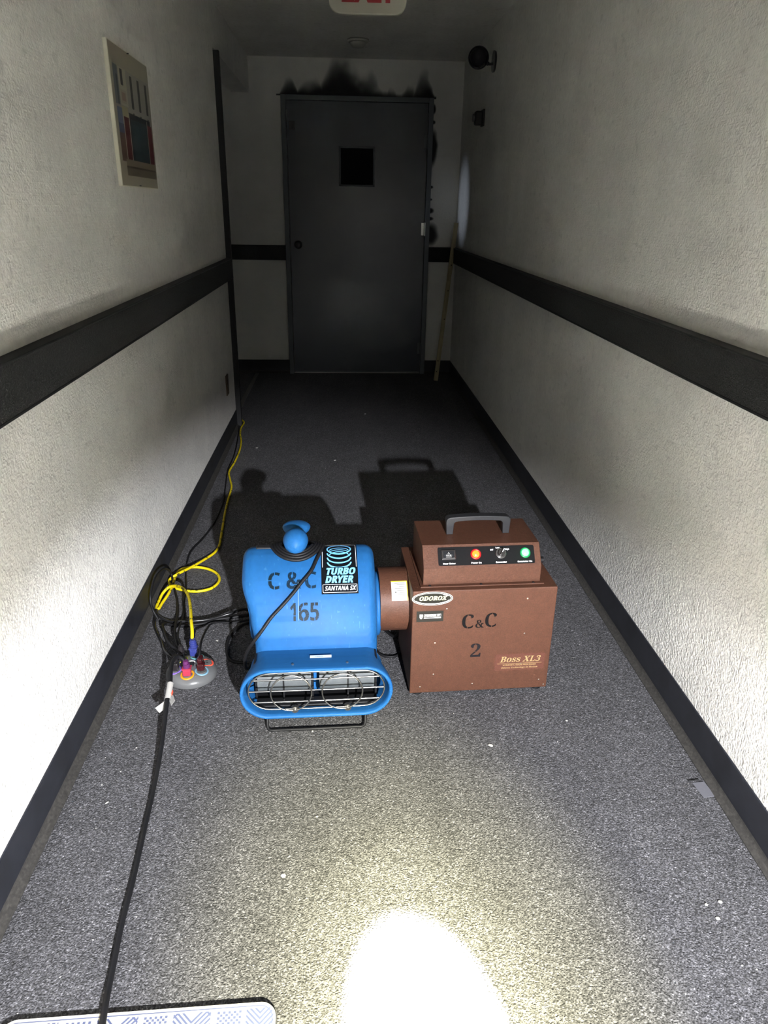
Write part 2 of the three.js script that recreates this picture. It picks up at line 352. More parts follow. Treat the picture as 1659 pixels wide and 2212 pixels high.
{
  const e = thing('emergency_light', 'round emergency lamp head on a short arm high up the wall', 'emergency light', [RIGHT, 2.145, -5.03]);
  const black = std({ color: lin(0.008, 0.008, 0.009), roughness: 0.3 });
  mesh('wall_plate', cyl(0.056, 0.058, 0.012, -0.006, 0, 0, 'x', 32), black, e);
  mesh('arm', join(tube([[-0.012, -0.012, 0], [-0.03, -0.014, 0], [-0.05, -0.012, 0.004]], 0.008, 12), new THREE.SphereGeometry(0.012, 16, 12).translate(-0.045, -0.012, 0.003)), black, e);
  const prof = [[0, -0.062], [0.03, -0.058], [0.048, -0.044], [0.058, -0.02], [0.062, 0.004], [0.062, 0.014], [0.058, 0.018]].map(([a, b]) => new THREE.Vector2(a, b));
  const head = mesh('lamp_head', new THREE.LatheGeometry(prof, 32).rotateX(Math.PI / 2).rotateX(0.35).rotateY(-0.25).translate(-0.102, 0.018, 0.01), black, e);
  mesh('lens', new THREE.LatheGeometry([[0, 0.058], [0.02, 0.055], [0.038, 0.046], [0.05, 0.033], [0.058, 0.012]].map(([a, b]) => new THREE.Vector2(a, b)).reverse(), 32).rotateX(Math.PI / 2).rotateX(0.35).rotateY(-0.25).translate(-0.102, 0.018, 0.01), std({ color: lin(0.02, 0.02, 0.025), roughness: 0.06, metalness: 0.3 }), head, 'dark glossy lens');
}
{
  const a = thing('alarm_strobe', 'small dark alarm housing on the wall below the emergency lamp', 'alarm', [RIGHT, 1.872, -5.3]);
  const m = std({ color: lin(0.02, 0.019, 0.018), roughness: 0.5 });
  mesh('backplate', rbox(0.014, 0.098, 0.075, 0.003, -0.007, 0, 0), m, a);
  mesh('housing', rbox(0.05, 0.082, 0.062, 0.012, -0.036, -0.002, 0), m, a);
  mesh('lens', cyl(0.02, 0.024, 0.014, -0.066, 0, 0, 'x', 20), std({ color: lin(0.15, 0.15, 0.15), roughness: 0.15 }), a);
}

// ------------------------------------------------------------------ wood strip leaning in the corner
{
  const a = V(0.768, 0.004, -5.955), b = V(0.905, 1.222, -6.165), len = a.distanceTo(b);
  const w = thing('wood_strip', 'long pale pine strip with nail holes leaning in the corner', 'wood strip', [a.x, a.y, a.z]);
  const pine = std({ map: sized(dataMap(128, 512, (u, v) => { const k = 0.78 + 0.12 * noiseAt(L40, 40, u * 0.6, v * 0.05) + 0.05 * (rnd() - 0.5); return [0.76 * k, 0.70 * k, 0.54 * k]; }, true), 0.4), roughness: 0.75 });
  const g = uvMetres(rbox(0.034, len, 0.016, 0.002, 0, len / 2, 0)), q = new THREE.Quaternion().setFromUnitVectors(V(0, 1, 0), b.clone().sub(a).normalize());
  g.applyQuaternion(q); const m = mesh('strip', g, pine, w);
  for (const k of [0.06, 0.13, 0.40, 0.58, 0.74]) mesh('nail_hole', cyl(0.005, 0.005, 0.003, 0.004 * (k > 0.3 ? 1 : -1), len * k, 0.0085, 'z', 10).applyQuaternion(q), std({ color: lin(0.05, 0.035, 0.02), roughness: 0.9 }), w);
}

// ------------------------------------------------------------------ blue air mover
const rubber = new THREE.MeshPhysicalMaterial({ color: lin(0.008, 0.008, 0.009), roughness: 0.5, specularIntensity: 0.4 });
const decal = (w, h, draw, o = {}) => {
  const cv = document.createElement('canvas'); cv.width = w; cv.height = h; const c = cv.getContext('2d'); draw(c, w, h);
  const t = new THREE.CanvasTexture(cv); t.colorSpace = THREE.SRGBColorSpace; t.anisotropy = 8;
  return new THREE.MeshPhysicalMaterial({ map: t, roughness: 0.5, specularIntensity: 0.3, ...o });
};
{
  const A = thing('air_mover', 'blue moulded carpet dryer with wide grilled snout and stencilled number 165', 'air mover', [-0.085, 0, -1.87], 0.035);
  const blueMap = sized(dataMap(512, 512, (u, v) => {
    const n = noiseAt(L16, 16, u, v), m = noiseAt(L90, 90, u, v), sc = smooth(0.9, 0.97, noiseAt(L150, 150, u, v * 0.3));
    const k = 0.96 + 0.06 * (n - 0.5) + 0.04 * (m - 0.5);
    return [0.115 * k + 0.08 * sc, 0.335 * k + 0.06 * sc, 0.545 * k + 0.03 * sc];
  }, true), 0.6);
  const blue = new THREE.MeshPhysicalMaterial({ map: blueMap, roughness: 0.5, specularIntensity: 0.3 });
  const front = [[.17, .205], [.155, .25], [.13, .30], [.095, .35], [.045, .395], [-.02, .418], [-.10, .386]];
  const rear = [[-.18, .332], [-.235, .26], [-.255, .18], [-.24, .10], [-.19, .035], [-.11, .004]];
  const spline = new THREE.CatmullRomCurve3([...front, ...rear].map(([z, y]) => V(0, y, z)), false, 'centripetal');
  const pts = spline.getPoints(72);
  const sh = new THREE.Shape(); sh.moveTo(pts[0].z, pts[0].y); pts.slice(1).forEach((q) => sh.lineTo(q.z, q.y)); sh.lineTo(0.08, 0.004); sh.lineTo(0.17, 0.035);
  const R = 0.03, bodyGeo = new THREE.ExtrudeGeometry(sh, { depth: 0.30, bevelEnabled: true, bevelSize: R, bevelThickness: R, bevelOffset: -R, bevelSegments: 6 });
  bodyGeo.translate(0, 0, -0.15).rotateY(-Math.PI / 2);
  { // the side with the open inlet flares out toward the top; the housing narrows toward the snout
    const p = bodyGeo.attributes.position;
    for (let i = 0; i < p.count; i++) {
      const x = p.getX(i), y = p.getY(i), k = smooth(.09, .17, Math.abs(x));
      p.setX(i, x < 0 ? x + k * (.012 * (1 - smooth(.2, .28, y)) - .024 * smooth(.27, .36, y)) : x - k * .010);
    }
  }
  const body = mesh('body', toCreasedNormals(uvMetres(bodyGeo), 0.55), blue, A);
  // patch that follows the front of the body, for the label and the stencil
  const fine = spline.getPoints(600);
  const near = (z, y) => fine.reduce((b, q, i) => { const d = (q.z - z) ** 2 + (q.y - y) ** 2; return d < b[0] ? [d, i] : b; }, [1e9, 0])[1];
  function patch(x0, x1, lo, hi, off) {
    const i0 = near(...lo), i1 = near(...hi), n = 28, pos = [], uv = [], nor = [], idx = [];
    for (let j = 0; j <= n; j++) {
      const k = Math.round(i0 + (i1 - i0) * j / n), q = fine[k], tn = fine[Math.min(600, k + 2)].clone().sub(fine[Math.max(0, k - 2)]).normalize();
      const nx = V(0, -tn.z, tn.y); if (nx.y < 0 && nx.z < 0) nx.negate();
      for (const [x, u] of [[x0, 0], [x1, 1]]) { pos.push(x, q.y + nx.y * off, q.z + nx.z * off); nor.push(0, nx.y, nx.z); uv.push(u, j / n); }
      if (j) { const a = (j - 1) * 2; idx.push(a, a + 1, a + 2, a + 1, a + 3, a + 2); }
    }
    const g = new THREE.BufferGeometry();
    g.setAttribute('position', new THREE.Float32BufferAttribute(pos, 3)); g.setAttribute('normal', new THREE.Float32BufferAttribute(nor, 3)); g.setAttribute('uv', new THREE.Float32BufferAttribute(uv, 2)); g.setIndex(idx);
    return g;
  }
  mesh('label', patch(0.018, 0.120, [.106, .334], [-.042, .412], 0.0014), decal(600, 860, (c, w, h) => {
    c.fillStyle = '#0a0c10'; c.fillRect(0, 0, w, h);
    c.fillStyle = '#a09c94'; c.fillRect(110, 10, 400, 40);
    c.strokeStyle = '#e6eef6'; c.lineWidth = 7; c.beginPath(); c.roundRect(22, 62, w - 44, h - 84, 20); c.stroke();
    c.strokeStyle = '#6db5ec'; c.lineWidth = 22;
    for (let k = 3; k >= 0; k--) {
      c.beginPath(); c.ellipse(w / 2, 165 + k * 75, 195, 88 - k * 2 + 6, 0, k ? 0.05 : 0, k ? Math.PI - 0.05 : Math.PI * 2); c.stroke();
      if (k) { c.lineWidth = 14; c.beginPath(); c.ellipse(w / 2, 165 + k * 42, 165, 70, 0, Math.PI + 0.25, Math.PI * 2 - 0.25); c.stroke(); c.lineWidth = 22; }
    }
    c.strokeStyle = '#0a0c10'; c.fillStyle = '#0a0c10'; c.fillRect(8, 470, w - 16, 250);
    c.fillStyle = '#6db5ec'; c.textAlign = 'center'; c.textBaseline = 'middle';
    c.save(); c.translate(w / 2 + 20, 535); c.transform(1, 0, -0.28, 1, 0, 0); c.font = 'bold 150px sans-serif'; c.lineWidth = 9; c.strokeStyle = '#6db5ec'; c.scale(0.98, 0.86); c.strokeText('TURBO', 0, 0, 540); c.fillText('TURBO', 0, 0, 540); c.restore();
    c.save(); c.translate(w / 2 - 6, 650); c.transform(1, 0, -0.28, 1, 0, 0); c.font = 'bold 150px sans-serif'; c.lineWidth = 9; c.strokeStyle = '#6db5ec'; c.scale(0.98, 0.86); c.strokeText('DRYER', 0, 0, 540); c.fillText('DRYER', 0, 0, 540); c.restore();
    c.fillStyle = '#e6eef6'; c.fillRect(26, 718, w - 52, 6);
    c.font = 'italic bold 84px sans-serif'; c.fillText('SANTANA SX', w / 2, 775, 530);
  }, { roughness: 0.3 }), body, 'black label with blue rings, TURBO DRYER SANTANA SX');
  const stencil = (c, txt, x, y, size, max, alpha) => {
    c.globalCompositeOperation = 'source-over'; c.font = `bold ${size}px sans-serif`; c.textAlign = 'left'; c.textBaseline = 'alphabetic';
    c.fillStyle = `rgba(10,28,36,${alpha})`; c.fillText(txt, x, y, max);
  };
  mesh('stencil', patch(-0.132, 0.012, [.142, .272], [.052, .391], 0.0011), decal(800, 800, (c, w, h) => {
    c.clearRect(0, 0, w, h);
    stencil(c, 'C', 0, 300, 330, 220, 0.9); stencil(c, '&', 285, 300, 330, 240, 0.8); stencil(c, 'C', 560, 300, 330, 220, 0.7);
    stencil(c, '1', 340, 790, 390, 130, 0.95); stencil(c, '6', 455, 790, 390, 190, 0.9); stencil(c, '5', 640, 790, 390, 160, 0.95);
    c.globalCompositeOperation = 'destination-out';
    for (const [x, y, ww, hh] of [[0, 170, 70, 16], [108, 30, 14, 80], [108, 230, 14, 90], [380, 40, 14, 80], [400, 230, 60, 14], [668, 30, 14, 80], [668, 230, 14, 90], [545, 170, 70, 16], [390, 600, 14, 60], [545, 480, 14, 90], [545, 720, 14, 90], [440, 640, 60, 14], [715, 480, 14, 80], [715, 720, 14, 90], [340, 700, 130, 10]]) c.fillRect(x, y, ww, hh);
    for (let i = 0; i < 900; i++) { c.globalAlpha = 0.5; c.beginPath(); c.arc(rnd() * w, rnd() * h, 2 + rnd() * 5, 0, 7); c.fill(); }
  }, { transparent: true, roughness: 0.5 }), body, 'faded stencil C&C 165');
  mesh('drip_mark', patch(-0.0472, -0.0452, [.142, .276], [.085, .362], 0.0016), std({ color: lin(0.10, 0.19, 0.28), roughness: 0.7 }), body, 'pale drip');
  // snout: outer skin, rolled rim and inner throat in one skin
  const stad = (hw, y0, y1, r, z) => roundRect(hw, y0, y1, r, z, 12);
  const snout = mesh('snout', loft([stad(.168, .02, .198, .03, .14), stad(.170, .026, .200, .035, .178), stad(.178, .034, .200, .05, .196), stad(.192, .043, .2035, .066, .224), stad(.201, .048, .206, .077, .246), stad(.2035, .05, .2065, .078, .262), stad(.2035, .05, .2065, .078, .270), stad(.2015, .052, .2045, .076, .2745), stad(.197, .0565, .2, .072, .2745), stad(.1935, .06, .1965, .068, .271), stad(.1925, .061, .1955, .067, .262), stad(.185, .058, .194, .06, .20), stad(.18, .056, .194, .05, .165)]), blue, A);
  mesh('serial_plate', rbox(0.058, 0.009, 0.0015, 0.0006).rotateX(-1.35).translate(0.012, 0.2045, 0.214), decal(256, 40, (c, w, h) => { c.fillStyle = '#a9b7c2'; c.fillRect(0, 0, w, h); c.fillStyle = '#54616c'; c.font = 'bold 22px sans-serif'; c.fillText('11055204', 60, 28); }), snout, 'small worn serial plate');
  for (const x of [-.062, .082]) mesh('rim_screw', cyl(.0035, .0035, .003, x, .2068, .25, 'y', 10), std({ color: lin(.05, .07, .1), roughness: .4 }), snout);
  // what shows through the mouth: grey blower drums, dark slots, blue cutoff
  const grey = std({ color: lin(0.062, 0.07, 0.074), roughness: 0.6 });
  mesh('blower_drum', cyl(.05, .05, .145, -.088, .125, .172, 'x', 28), grey, A); mesh('blower_drum', cyl(.05, .05, .15, .082, .125, .172, 'x', 28), grey, A);
  mesh('divider_plate', join(rbox(.006, .13, .06, .002, -.012, .125, .19), rbox(.006, .13, .05, .002, -.165, .125, .19), rbox(.006, .13, .05, .002, .162, .125, .19), rbox(.004, .12, .056, .001, -.09, .125, .196), rbox(.004, .12, .056, .001, .085, .125, .196)), rubber, A);
  mesh('cutoff_ramp', rbox(.34, .01, .06, .003, 0, .068, .215).rotateX(0), rubber, A);
  // wire guard
  const wire = std({ color: lin(0.30, 0.29, 0.27), roughness: 0.32, metalness: 1 });
  const ring = (hw, y0, y1, r, z) => roundRect(hw, y0, y1, r, z, 6).filter((_, i) => i % 7 !== 6 || true).map((q) => [q.x, q.y, q.z]);
  const guard = new THREE.Group(); guard.name = 'wire_guard'; A.add(guard);
  const dedupe = (a) => a.filter((q, i) => { const p = a[(i + a.length - 1) % a.length]; return Math.hypot(q[0] - p[0], q[1] - p[1]) > 1e-4; });
  mesh('outline_rod', tube(dedupe(ring(.181, .076, .190, .057, .264)), .0024, 160, true), wire, guard);
  for (const [y, hw] of [[.168, .171], [.133, .180], [.098, .171]]) mesh('cross_rod', tube([[-hw, y, .262], [0, y, .2635], [hw, y, .262]], .0024, 16), wire, guard);
  for (const x of [-.068, .068]) mesh('ring_rod', tube(Array.from({ length: 24 }, (_, i) => [x + .054 * Math.cos(i / 12 * Math.PI), .128 + .056 * Math.sin(i / 12 * Math.PI), .268]), .0022, 72, true), wire, guard);
  for (const x of [-.06, .082]) mesh('guard_clip', join(cyl(.010, .012, .008, x, .072, .262, 'z', 16), cyl(.0045, .0045, .008, x, .072, .269, 'z', 10)), wire, guard);
  // kick stand
  mesh('kick_stand', tube([[-.128, .058, .225], [-.127, .03, .24], [-.124, .007, .258], [-.116, .0045, .262], [-.10, .0045, .262], [0, .0055, .264], [.115, .0045, .262], [.130, .0045, .262], [.138, .007, .258], [.142, .03, .24], [.143, .058, .225]], .0042, 120).translate(-.010, 0, 0), rubber, A, 'black bent wire stand under the mouth');
  // top handle that doubles as a cord wrap
  const oval = (z, hw, hh, yc, xc) => Array.from({ length: 28 }, (_, i) => { const a = i / 28 * Math.PI * 2; return V(xc + hw * Math.cos(a), yc + hh * Math.sin(a), z); });
  mesh('handle', join(loft([[.056, .002, .002, .453], [.053, .013, .013, .453], [.046, .022, .022, .454], [.034, .031, .030, .456], [.016, .0355, .033, .458], [-.004, .033, .031, .457], [-.024, .024, .024, .455], [-.042, .018, .02, .453], [-.056, .019, .019, .452], [-.066, .029, .02, .452], [-.078, .038, .021, .452], [-.095, .041, .021, .451], [-.108, .036, .018, .45], [-.115, .022, .01, .45], [-.117, .002, .002, .45]].map(([z, w, h, y]) => oval(z, w, h, y, -.052)), true, true), cyl(.02, .028, .06, -.052, .43, -.035, 'y', 24)), blue, A);
  mesh('corner_bumper', join(rbox(.05, .016, .024, .005, -.142, .414, -.03), rbox(.012, .02, .02, .004, -.166, .404, -.03)), std({ color: lin(.02, .02, .022), roughness: .25 }), A, 'black corner bumper');
  for (const x of [-.13, .13]) mesh('foot', cyl(.016, .018, .012, x, .006, -.08, 'y', 16), rubber, A);
  for (const s of [-1, 1]) mesh('inlet_ring', new THREE.TorusGeometry(.088, .008, 10, 40).rotateY(Math.PI / 2).translate(s * .179, .235, -.01), blue, A);
  mesh('inlet_mesh', cyl(.086, .086, .004, -.1795, .235, -.01, 'x', 40), std({ color: lin(.02, .02, .022), roughness: .6 }), A);
  // cord: wound round the handle, then across the front and down to a loop on the carpet
  const topY = (z) => { let b = fine[0]; for (const q of fine.slice(0, 420)) if (Math.abs(q.z - z) < Math.abs(b.z - z)) b = q; return b.y; };
  const cord = [];
  for (let i = 0; i <= 4 * 20; i++) {
    const a = Math.PI * 0.1 + i / 20 * Math.PI * 2, k = i / 80, rx = .046 + .030 * k, rz = .042 + .028 * k, z = -.028 + rz * Math.sin(a);
    cord.push([-.05 + rx * Math.cos(a), topY(z) + .006 + .004 * (1 - k), z]);
  }
  const world = [[-.068, .418, -1.86], [-.079, .406, -1.832], [-.092, .388, -1.804], [-.118, .365, -1.779], [-.143, .340, -1.758], [-.171, .314, -1.739], [-.200, .287, -1.724], [-.225, .256, -1.708], [-.246, .228, -1.702], [-.272, .180, -1.715], [-.287, .10, -1.77], [-.292, .03, -1.86], [-.296, .007, -1.92], [-.333, .005, -1.928], [-.353, .005, -1.935], [-.370, .005, -1.962], [-.381, .005, -2.015], [-.380, .005, -2.076], [-.357, .005, -2.138], [-.317, .005, -2.170], [-.250, .005, -2.18]];
  for (const q of world) { const l = A.worldToLocal(V(...q)); cord.push([l.x, l.y, l.z]); }
  mesh('power_cord', tube(cord, .0048, 520), rubber, A, 'black cord wound round the handle and crossing the front');
}

// ------------------------------------------------------------------ brown odour machine
{
  const B = thing('odor_machine', 'brown metal odour treatment machine with control panel, stencilled C&C 2', 'machine', [0.386, 0, -1.895], 0.045);
  const hammer = dataMap(512, 512, (u, v) => 0.5 + 0.3 * (noiseAt(L260, 260, u, v) - 0.5) + 0.5 * (noiseAt(L150, 150, u, v) - 0.5));
  const brownMap = sized(dataMap(512, 512, (u, v) => {
    const k = 0.94 + 0.16 * (noiseAt(L260, 260, u, v) - 0.5) + 0.06 * (noiseAt(L40, 40, u, v) - 0.5); return [0.318 * k, 0.204 * k, 0.153 * k];
  }, true), 0.42);
  const brown = new THREE.MeshPhysicalMaterial({ map: brownMap, bumpMap: sized(hammer, 0.42), bumpScale: 0.0006, roughness: 0.5, metalness: 0.08, specularIntensity: 0.45 });
  const H0 = 0.012, H1 = 0.351, hw = 0.205, hd = 0.1425;
  const cab = mesh('cabinet', uvMetres(rbox(hw * 2, H1 - H0, hd * 2, 0.003, 0, (H0 + H1) / 2, 0)), brown, B);
  for (const [x, z] of [[-.18, .12], [.18, .12], [-.18, -.12], [.18, -.12]]) mesh('foot', cyl(.012, .014, .013, x, .0065, z, 'y', 16), rubber, B);
  // console
  const cs = new THREE.Shape(); cs.moveTo(.113, H1); cs.lineTo(.113, .404); cs.lineTo(.072, .457); cs.lineTo(-.098, .457); cs.lineTo(-.098, H1); cs.lineTo(.113, H1);
  const cg = new THREE.ExtrudeGeometry(cs, { depth: .330, bevelEnabled: true, bevelSize: .0015, bevelThickness: .002, bevelOffset: -.0015, bevelSegments: 2 }).translate(0, 0, -.165).rotateY(-Math.PI / 2).translate(-.006, 0, 0);
  const con = mesh('console', uvMetres(cg), brown, B);
  mesh('console_flange', uvMetres(rbox(.352, .004, .236, .0015, -.006, H1 + .002, .008)), brown, B);
  const screwMat = std({ color: lin(.5, .42, .36), roughness: .3, metalness: 1 });
  for (const x of [-.155, -.01, .14]) mesh('screw', new THREE.SphereGeometry(.004, 12, 8).scale(1, .5, 1).translate(x, H1 + .004, .1195), rubber, B);
  for (const [x, y] of [[.121, .316], [-.108, .292], [-.137, .182], [.122, .202], [-.137, .075], [.12, .10], [-.175, .033], [-.02, .036], [.18, .04], [.196, .022]]) mesh('rivet', new THREE.SphereGeometry(.0028, 10, 8).scale(1, 1, .5).translate(x, y, hd), screwMat, B);
  // sloped control panel: own axes with y up the slope
  const P = new THREE.Group(); P.name = 'control_panel'; B.add(P);
  const slope = Math.atan2(.041, .053); P.position.set(-.006 + .012, (.404 + .457) / 2, (.113 + .072) / 2 + .0008); P.rotation.x = -slope;
  mesh('panel_plate', new THREE.ExtrudeGeometry(rrShape(.274, .052, .005), { depth: .0012, bevelEnabled: false }), new THREE.MeshPhysicalMaterial({ color: lin(.006, .006, .007), roughness: .35, specularIntensity: .3 }), P, 'black panel plate');
  const print = decal(1096, 208, (c, w, h) => {
    c.fillStyle = '#0c0c0d'; c.fillRect(0, 0, w, h); c.fillStyle = '#f2f2f0'; c.textAlign = 'center';
    c.font = 'bold 26px sans-serif';
    [['Hour Meter', 115], ['Power On', 425], ['Generator', 712], ['Generator On', 985]].forEach(([t, x]) => c.fillText(t, x, 197));
    c.font = 'bold 24px sans-serif'; c.fillText('Off', 612, 50); c.fillText('Low', 682, 26); c.fillText('High', 790, 46);
  }, { roughness: .4 });
  mesh('panel_print', new THREE.PlaneGeometry(.270, .0505).translate(0, 0, .0016), print, P, 'white lettering Hour Meter, Power On, Generator, Generator On');
  const bez = std({ color: lin(.02, .018, .017), roughness: .3 });
  mesh('hour_meter', join(rbox(.040, .028, .006, .002, -.108, .004, .004), rbox(.034, .022, .003, .001, -.108, .004, .0075)), bez, P);
  mesh('meter_face', new THREE.PlaneGeometry(.030, .019).translate(-.108, .004, .0092), decal(300, 190, (c, w, h) => {
    c.fillStyle = '#101113'; c.fillRect(0, 0, w, h); c.fillStyle = '#e8e6e0'; c.textAlign = 'center'; c.font = 'bold 30px sans-serif'; c.fillText('H', 150, 50); c.font = '20px sans-serif'; c.fillText('HOURS', 150, 78);
    c.fillStyle = '#26272a'; c.fillRect(30, 95, 240, 48); c.fillStyle = '#efece4'; c.font = 'bold 40px monospace'; c.fillText('311118', 150, 132); c.fillRect(70, 162, 160, 5);
  }), P, 'counter reading 311118');
  function lamp(name, x, core, rim, label) {
    const l = new THREE.Group(); l.name = name; P.add(l); l.userData.label = label;
    mesh('bezel', new THREE.TorusGeometry(.0125, .0025, 10, 32).translate(x, .004, .003), std({ color: rim[1], emissive: rim[0], emissiveIntensity: rim[2] / EXPOSURE, roughness: .3 }), l);
    mesh('lamp_lens', new THREE.SphereGeometry(.0105, 24, 14, 0, Math.PI * 2, 0, Math.PI / 2).scale(1, .62, 1).rotateX(Math.PI / 2).translate(x, .004, .003), std({ color: lin(.03, .03, .03), emissive: core[0], emissiveIntensity: core[1] / EXPOSURE, roughness: .25 }), l);
    const p = new THREE.PointLight(core[2], core[3] / EXPOSURE, 0, 2); p.position.set(x, .004, .0075); p.shadow.radius = .2; p.castShadow = true; p.name = name + '_glow'; l.add(p);
  }
  lamp('power_lamp', -.0305, [lin(1, .36, .0), 1.7, lin(1, .12, .03), .003], [lin(.9, .01, .01), lin(.2, .006, .006), .5], 'lit orange red indicator lamp');
  lamp('generator_lamp', .1105, [lin(.5, 1, .72), 1.3, lin(.05, 1, .35), .003], [lin(.0, .35, .1), lin(.005, .1, .03), .6], 'lit green indicator lamp');
  mesh('selector_collar', join(cyl(.0135, .0145, .005, .0405, .004, .003, 'z', 28), new THREE.TorusGeometry(.0135, .0016, 8, 32).translate(.0405, .004, .0055)), std({ color: lin(.25, .24, .23), roughness: .25, metalness: .9 }), P, 'chrome collar');
  const knobG = mesh('selector_knob', join(cyl(.009, .0105, .012, .0405, .004, .011, 'z', 24), rbox(.006, .022, .008, .002).rotateZ(-.55).translate(.0405, .004, .018)), bez, P, 'black rotary switch');
  mesh('pointer', rbox(.0018, .011, .001, .0004).rotateZ(-.55).translate(.0438, .0095, .0224), std({ color: lin(.85, .85, .82), roughness: .5 }), knobG, 'white pointer mark');
  // carry handle
  const hs = new THREE.Shape(); hs.moveTo(-.092, 0); hs.lineTo(-.094, .038); hs.quadraticCurveTo(-.094, .052, -.078, .053); hs.quadraticCurveTo(0, .059, .078, .053); hs.quadraticCurveTo(.094, .052, .094, .038); hs.lineTo(.092, 0); hs.lineTo(.073, 0); hs.lineTo(.071, .030); hs.quadraticCurveTo(.071, .039, .06, .040); hs.quadraticCurveTo(0, .045, -.06, .040); hs.quadraticCurveTo(-.071, .039, -.071, .030); hs.lineTo(-.073, 0); hs.lineTo(-.092, 0);
  mesh('carry_handle', new THREE.ExtrudeGeometry(hs, { depth: .022, bevelEnabled: true, bevelSize: .002, bevelThickness: .002, bevelOffset: -.002, bevelSegments: 3 }).translate(-.001, .457, -.018), new THREE.MeshPhysicalMaterial({ color: lin(.022, .022, .024), roughness: .38, specularIntensity: .5 }), B, 'dark grey strap handle');
  // duct to the air mover
  const duct = mesh('duct_collar', uvMetres(cyl(.094, .094, .084, -.205 - .041, .252, .0, 'x', 56)), brown, B, 'round brown duct');
  const du = new THREE.CylinderGeometry(.0947, .0947, .046, 24, 1, true, -1.05, 0.62); du.rotateZ(-Math.PI / 2);
  duct.geometry.computeVertexNormals(); duct.geometry = toCreasedNormals(duct.geometry, .6);
  mesh('warning_label', du.translate(-.205 - .028, .252, 0), decal(512, 512, (c, w, h) => {
    c.fillStyle = '#a9a7a0'; c.fillRect(0, 0, w, h); c.strokeStyle = '#e3c62b'; c.lineWidth = 44; c.beginPath(); c.moveTo(0, 0); c.lineTo(w, 0); c.moveTo(0, 0); c.lineTo(0, h); c.stroke();
    c.fillStyle = '#4a4a4a'; for (let i = 0; i < 9; i++) c.fillRect(60 + i * 48, 70, 9, 330 - (i % 3) * 70);
    c.beginPath(); c.arc(300, 380, 22, 0, 7); c.fill();
  }, { side: THREE.DoubleSide }), duct, 'white warning label with yellow edge');
  // right side cable gland
  mesh('cable_gland', join(cyl(.011, .014, .012, .167, .395, .06, 'x', 18), cyl(.009, .009, .01, .177, .395, .06, 'x', 14)), rubber, B);
  // front markings
  const zf = hd + .0009, plate = (n, w, h, x, y, m, l, dz = 0) => mesh(n, new THREE.PlaneGeometry(w, h).translate(x, y, zf + dz), m, cab, l);
  const oval = new THREE.Shape(); oval.absellipse(0, 0, .0575, .0215, 0, Math.PI * 2);
  const badge = new THREE.ExtrudeGeometry(oval, { depth: .0008, bevelEnabled: false, curveSegments: 40 }).translate(-.150, .327, hd);
  { const p = badge.attributes.position, uv = badge.attributes.uv; for (let i = 0; i < p.count; i++) uv.setXY(i, (p.getX(i) + .150 + .0575) / .115, (p.getY(i) - .327 + .0215) / .043); }
  mesh('brand_badge', badge, decal(1024, 384, (c, w, h) => {
    c.fillStyle = '#aeaca6'; c.fillRect(0, 0, w, h);
    const e = (a, b, f) => { c.fillStyle = f; c.beginPath(); c.ellipse(w / 2, h / 2, a, b, 0, 0, 7); c.fill(); };
    e(492, 176, '#1a1a18'); e(478, 164, '#a5a39c'); e(455, 146, '#23221d');
    c.strokeStyle = '#e8e6df'; c.lineWidth = 10; c.beginPath(); c.ellipse(w / 2, h / 2 + 10, 430, 130, 0, .25, Math.PI - .25); c.stroke();
    c.textAlign = 'center'; c.textBaseline = 'middle'; c.font = 'italic bold 150px serif'; c.lineWidth = 5; c.strokeStyle = '#f3eec0'; c.fillStyle = '#e2d766'; c.fillText('ODOROX', w / 2, h / 2 - 8, 780); c.strokeText('ODOROX', w / 2, h / 2 - 8, 780);
    c.strokeStyle = '#f4f2ea'; c.lineWidth = 9; c.beginPath(); c.moveTo(730, 60); c.lineTo(900, 130); c.stroke();
  }, { roughness: .3 }), cab, 'oval badge reading ODOROX');
  plate('powered_label', .076, .034, -.155, .271, decal(608, 272, (c, w, h) => {
    c.fillStyle = '#24231f'; c.fillRect(0, 0, w, h); c.fillStyle = '#eeece6';
    c.beginPath(); c.moveTo(70, 80); c.lineTo(140, 80); c.lineTo(140, 150); c.quadraticCurveTo(135, 185, 105, 200); c.quadraticCurveTo(75, 185, 70, 150); c.fill();
    c.strokeStyle = '#24231f'; c.lineWidth = 12; c.beginPath(); c.moveTo(80, 100); c.lineTo(130, 130); c.moveTo(80, 130); c.lineTo(130, 160); c.stroke();
    c.strokeStyle = '#eeece6'; c.lineWidth = 5; c.strokeRect(170, 82, 380, 66); c.font = 'bold 56px sans-serif'; c.textAlign = 'center'; c.fillText('POWERED BY', 360, 135, 360);
    c.fillRect(168, 168, 384, 20); c.fillStyle = '#24231f'; for (let i = 0; i < 18; i++) c.fillRect(180 + i * 21, 174, 5, 8);
  }), 'dark label reading POWERED BY', .0002);
  plate('stencil_letters', .112, .057, -.011, .247, decal(864, 400, (c, w, h) => {
    c.clearRect(0, 0, w, h); c.fillStyle = 'rgba(9,8,9,0.95)'; c.font = 'bold 440px serif';
    c.fillText('C', 10, 340, 340); c.fillText('C', 520, 325, 340); c.font = 'bold 250px serif'; c.fillText('&', 325, 335, 215);
    c.globalCompositeOperation = 'destination-out'; for (const [x, y, ww, hh] of [[150, 30, 16, 90], [150, 290, 16, 70], [690, 20, 16, 90], [690, 275, 16, 70], [405, 190, 12, 50]]) c.fillRect(x, y, ww, hh);
  }, { transparent: true, roughness: .6 }), 'black stencilled C&C', .0002);
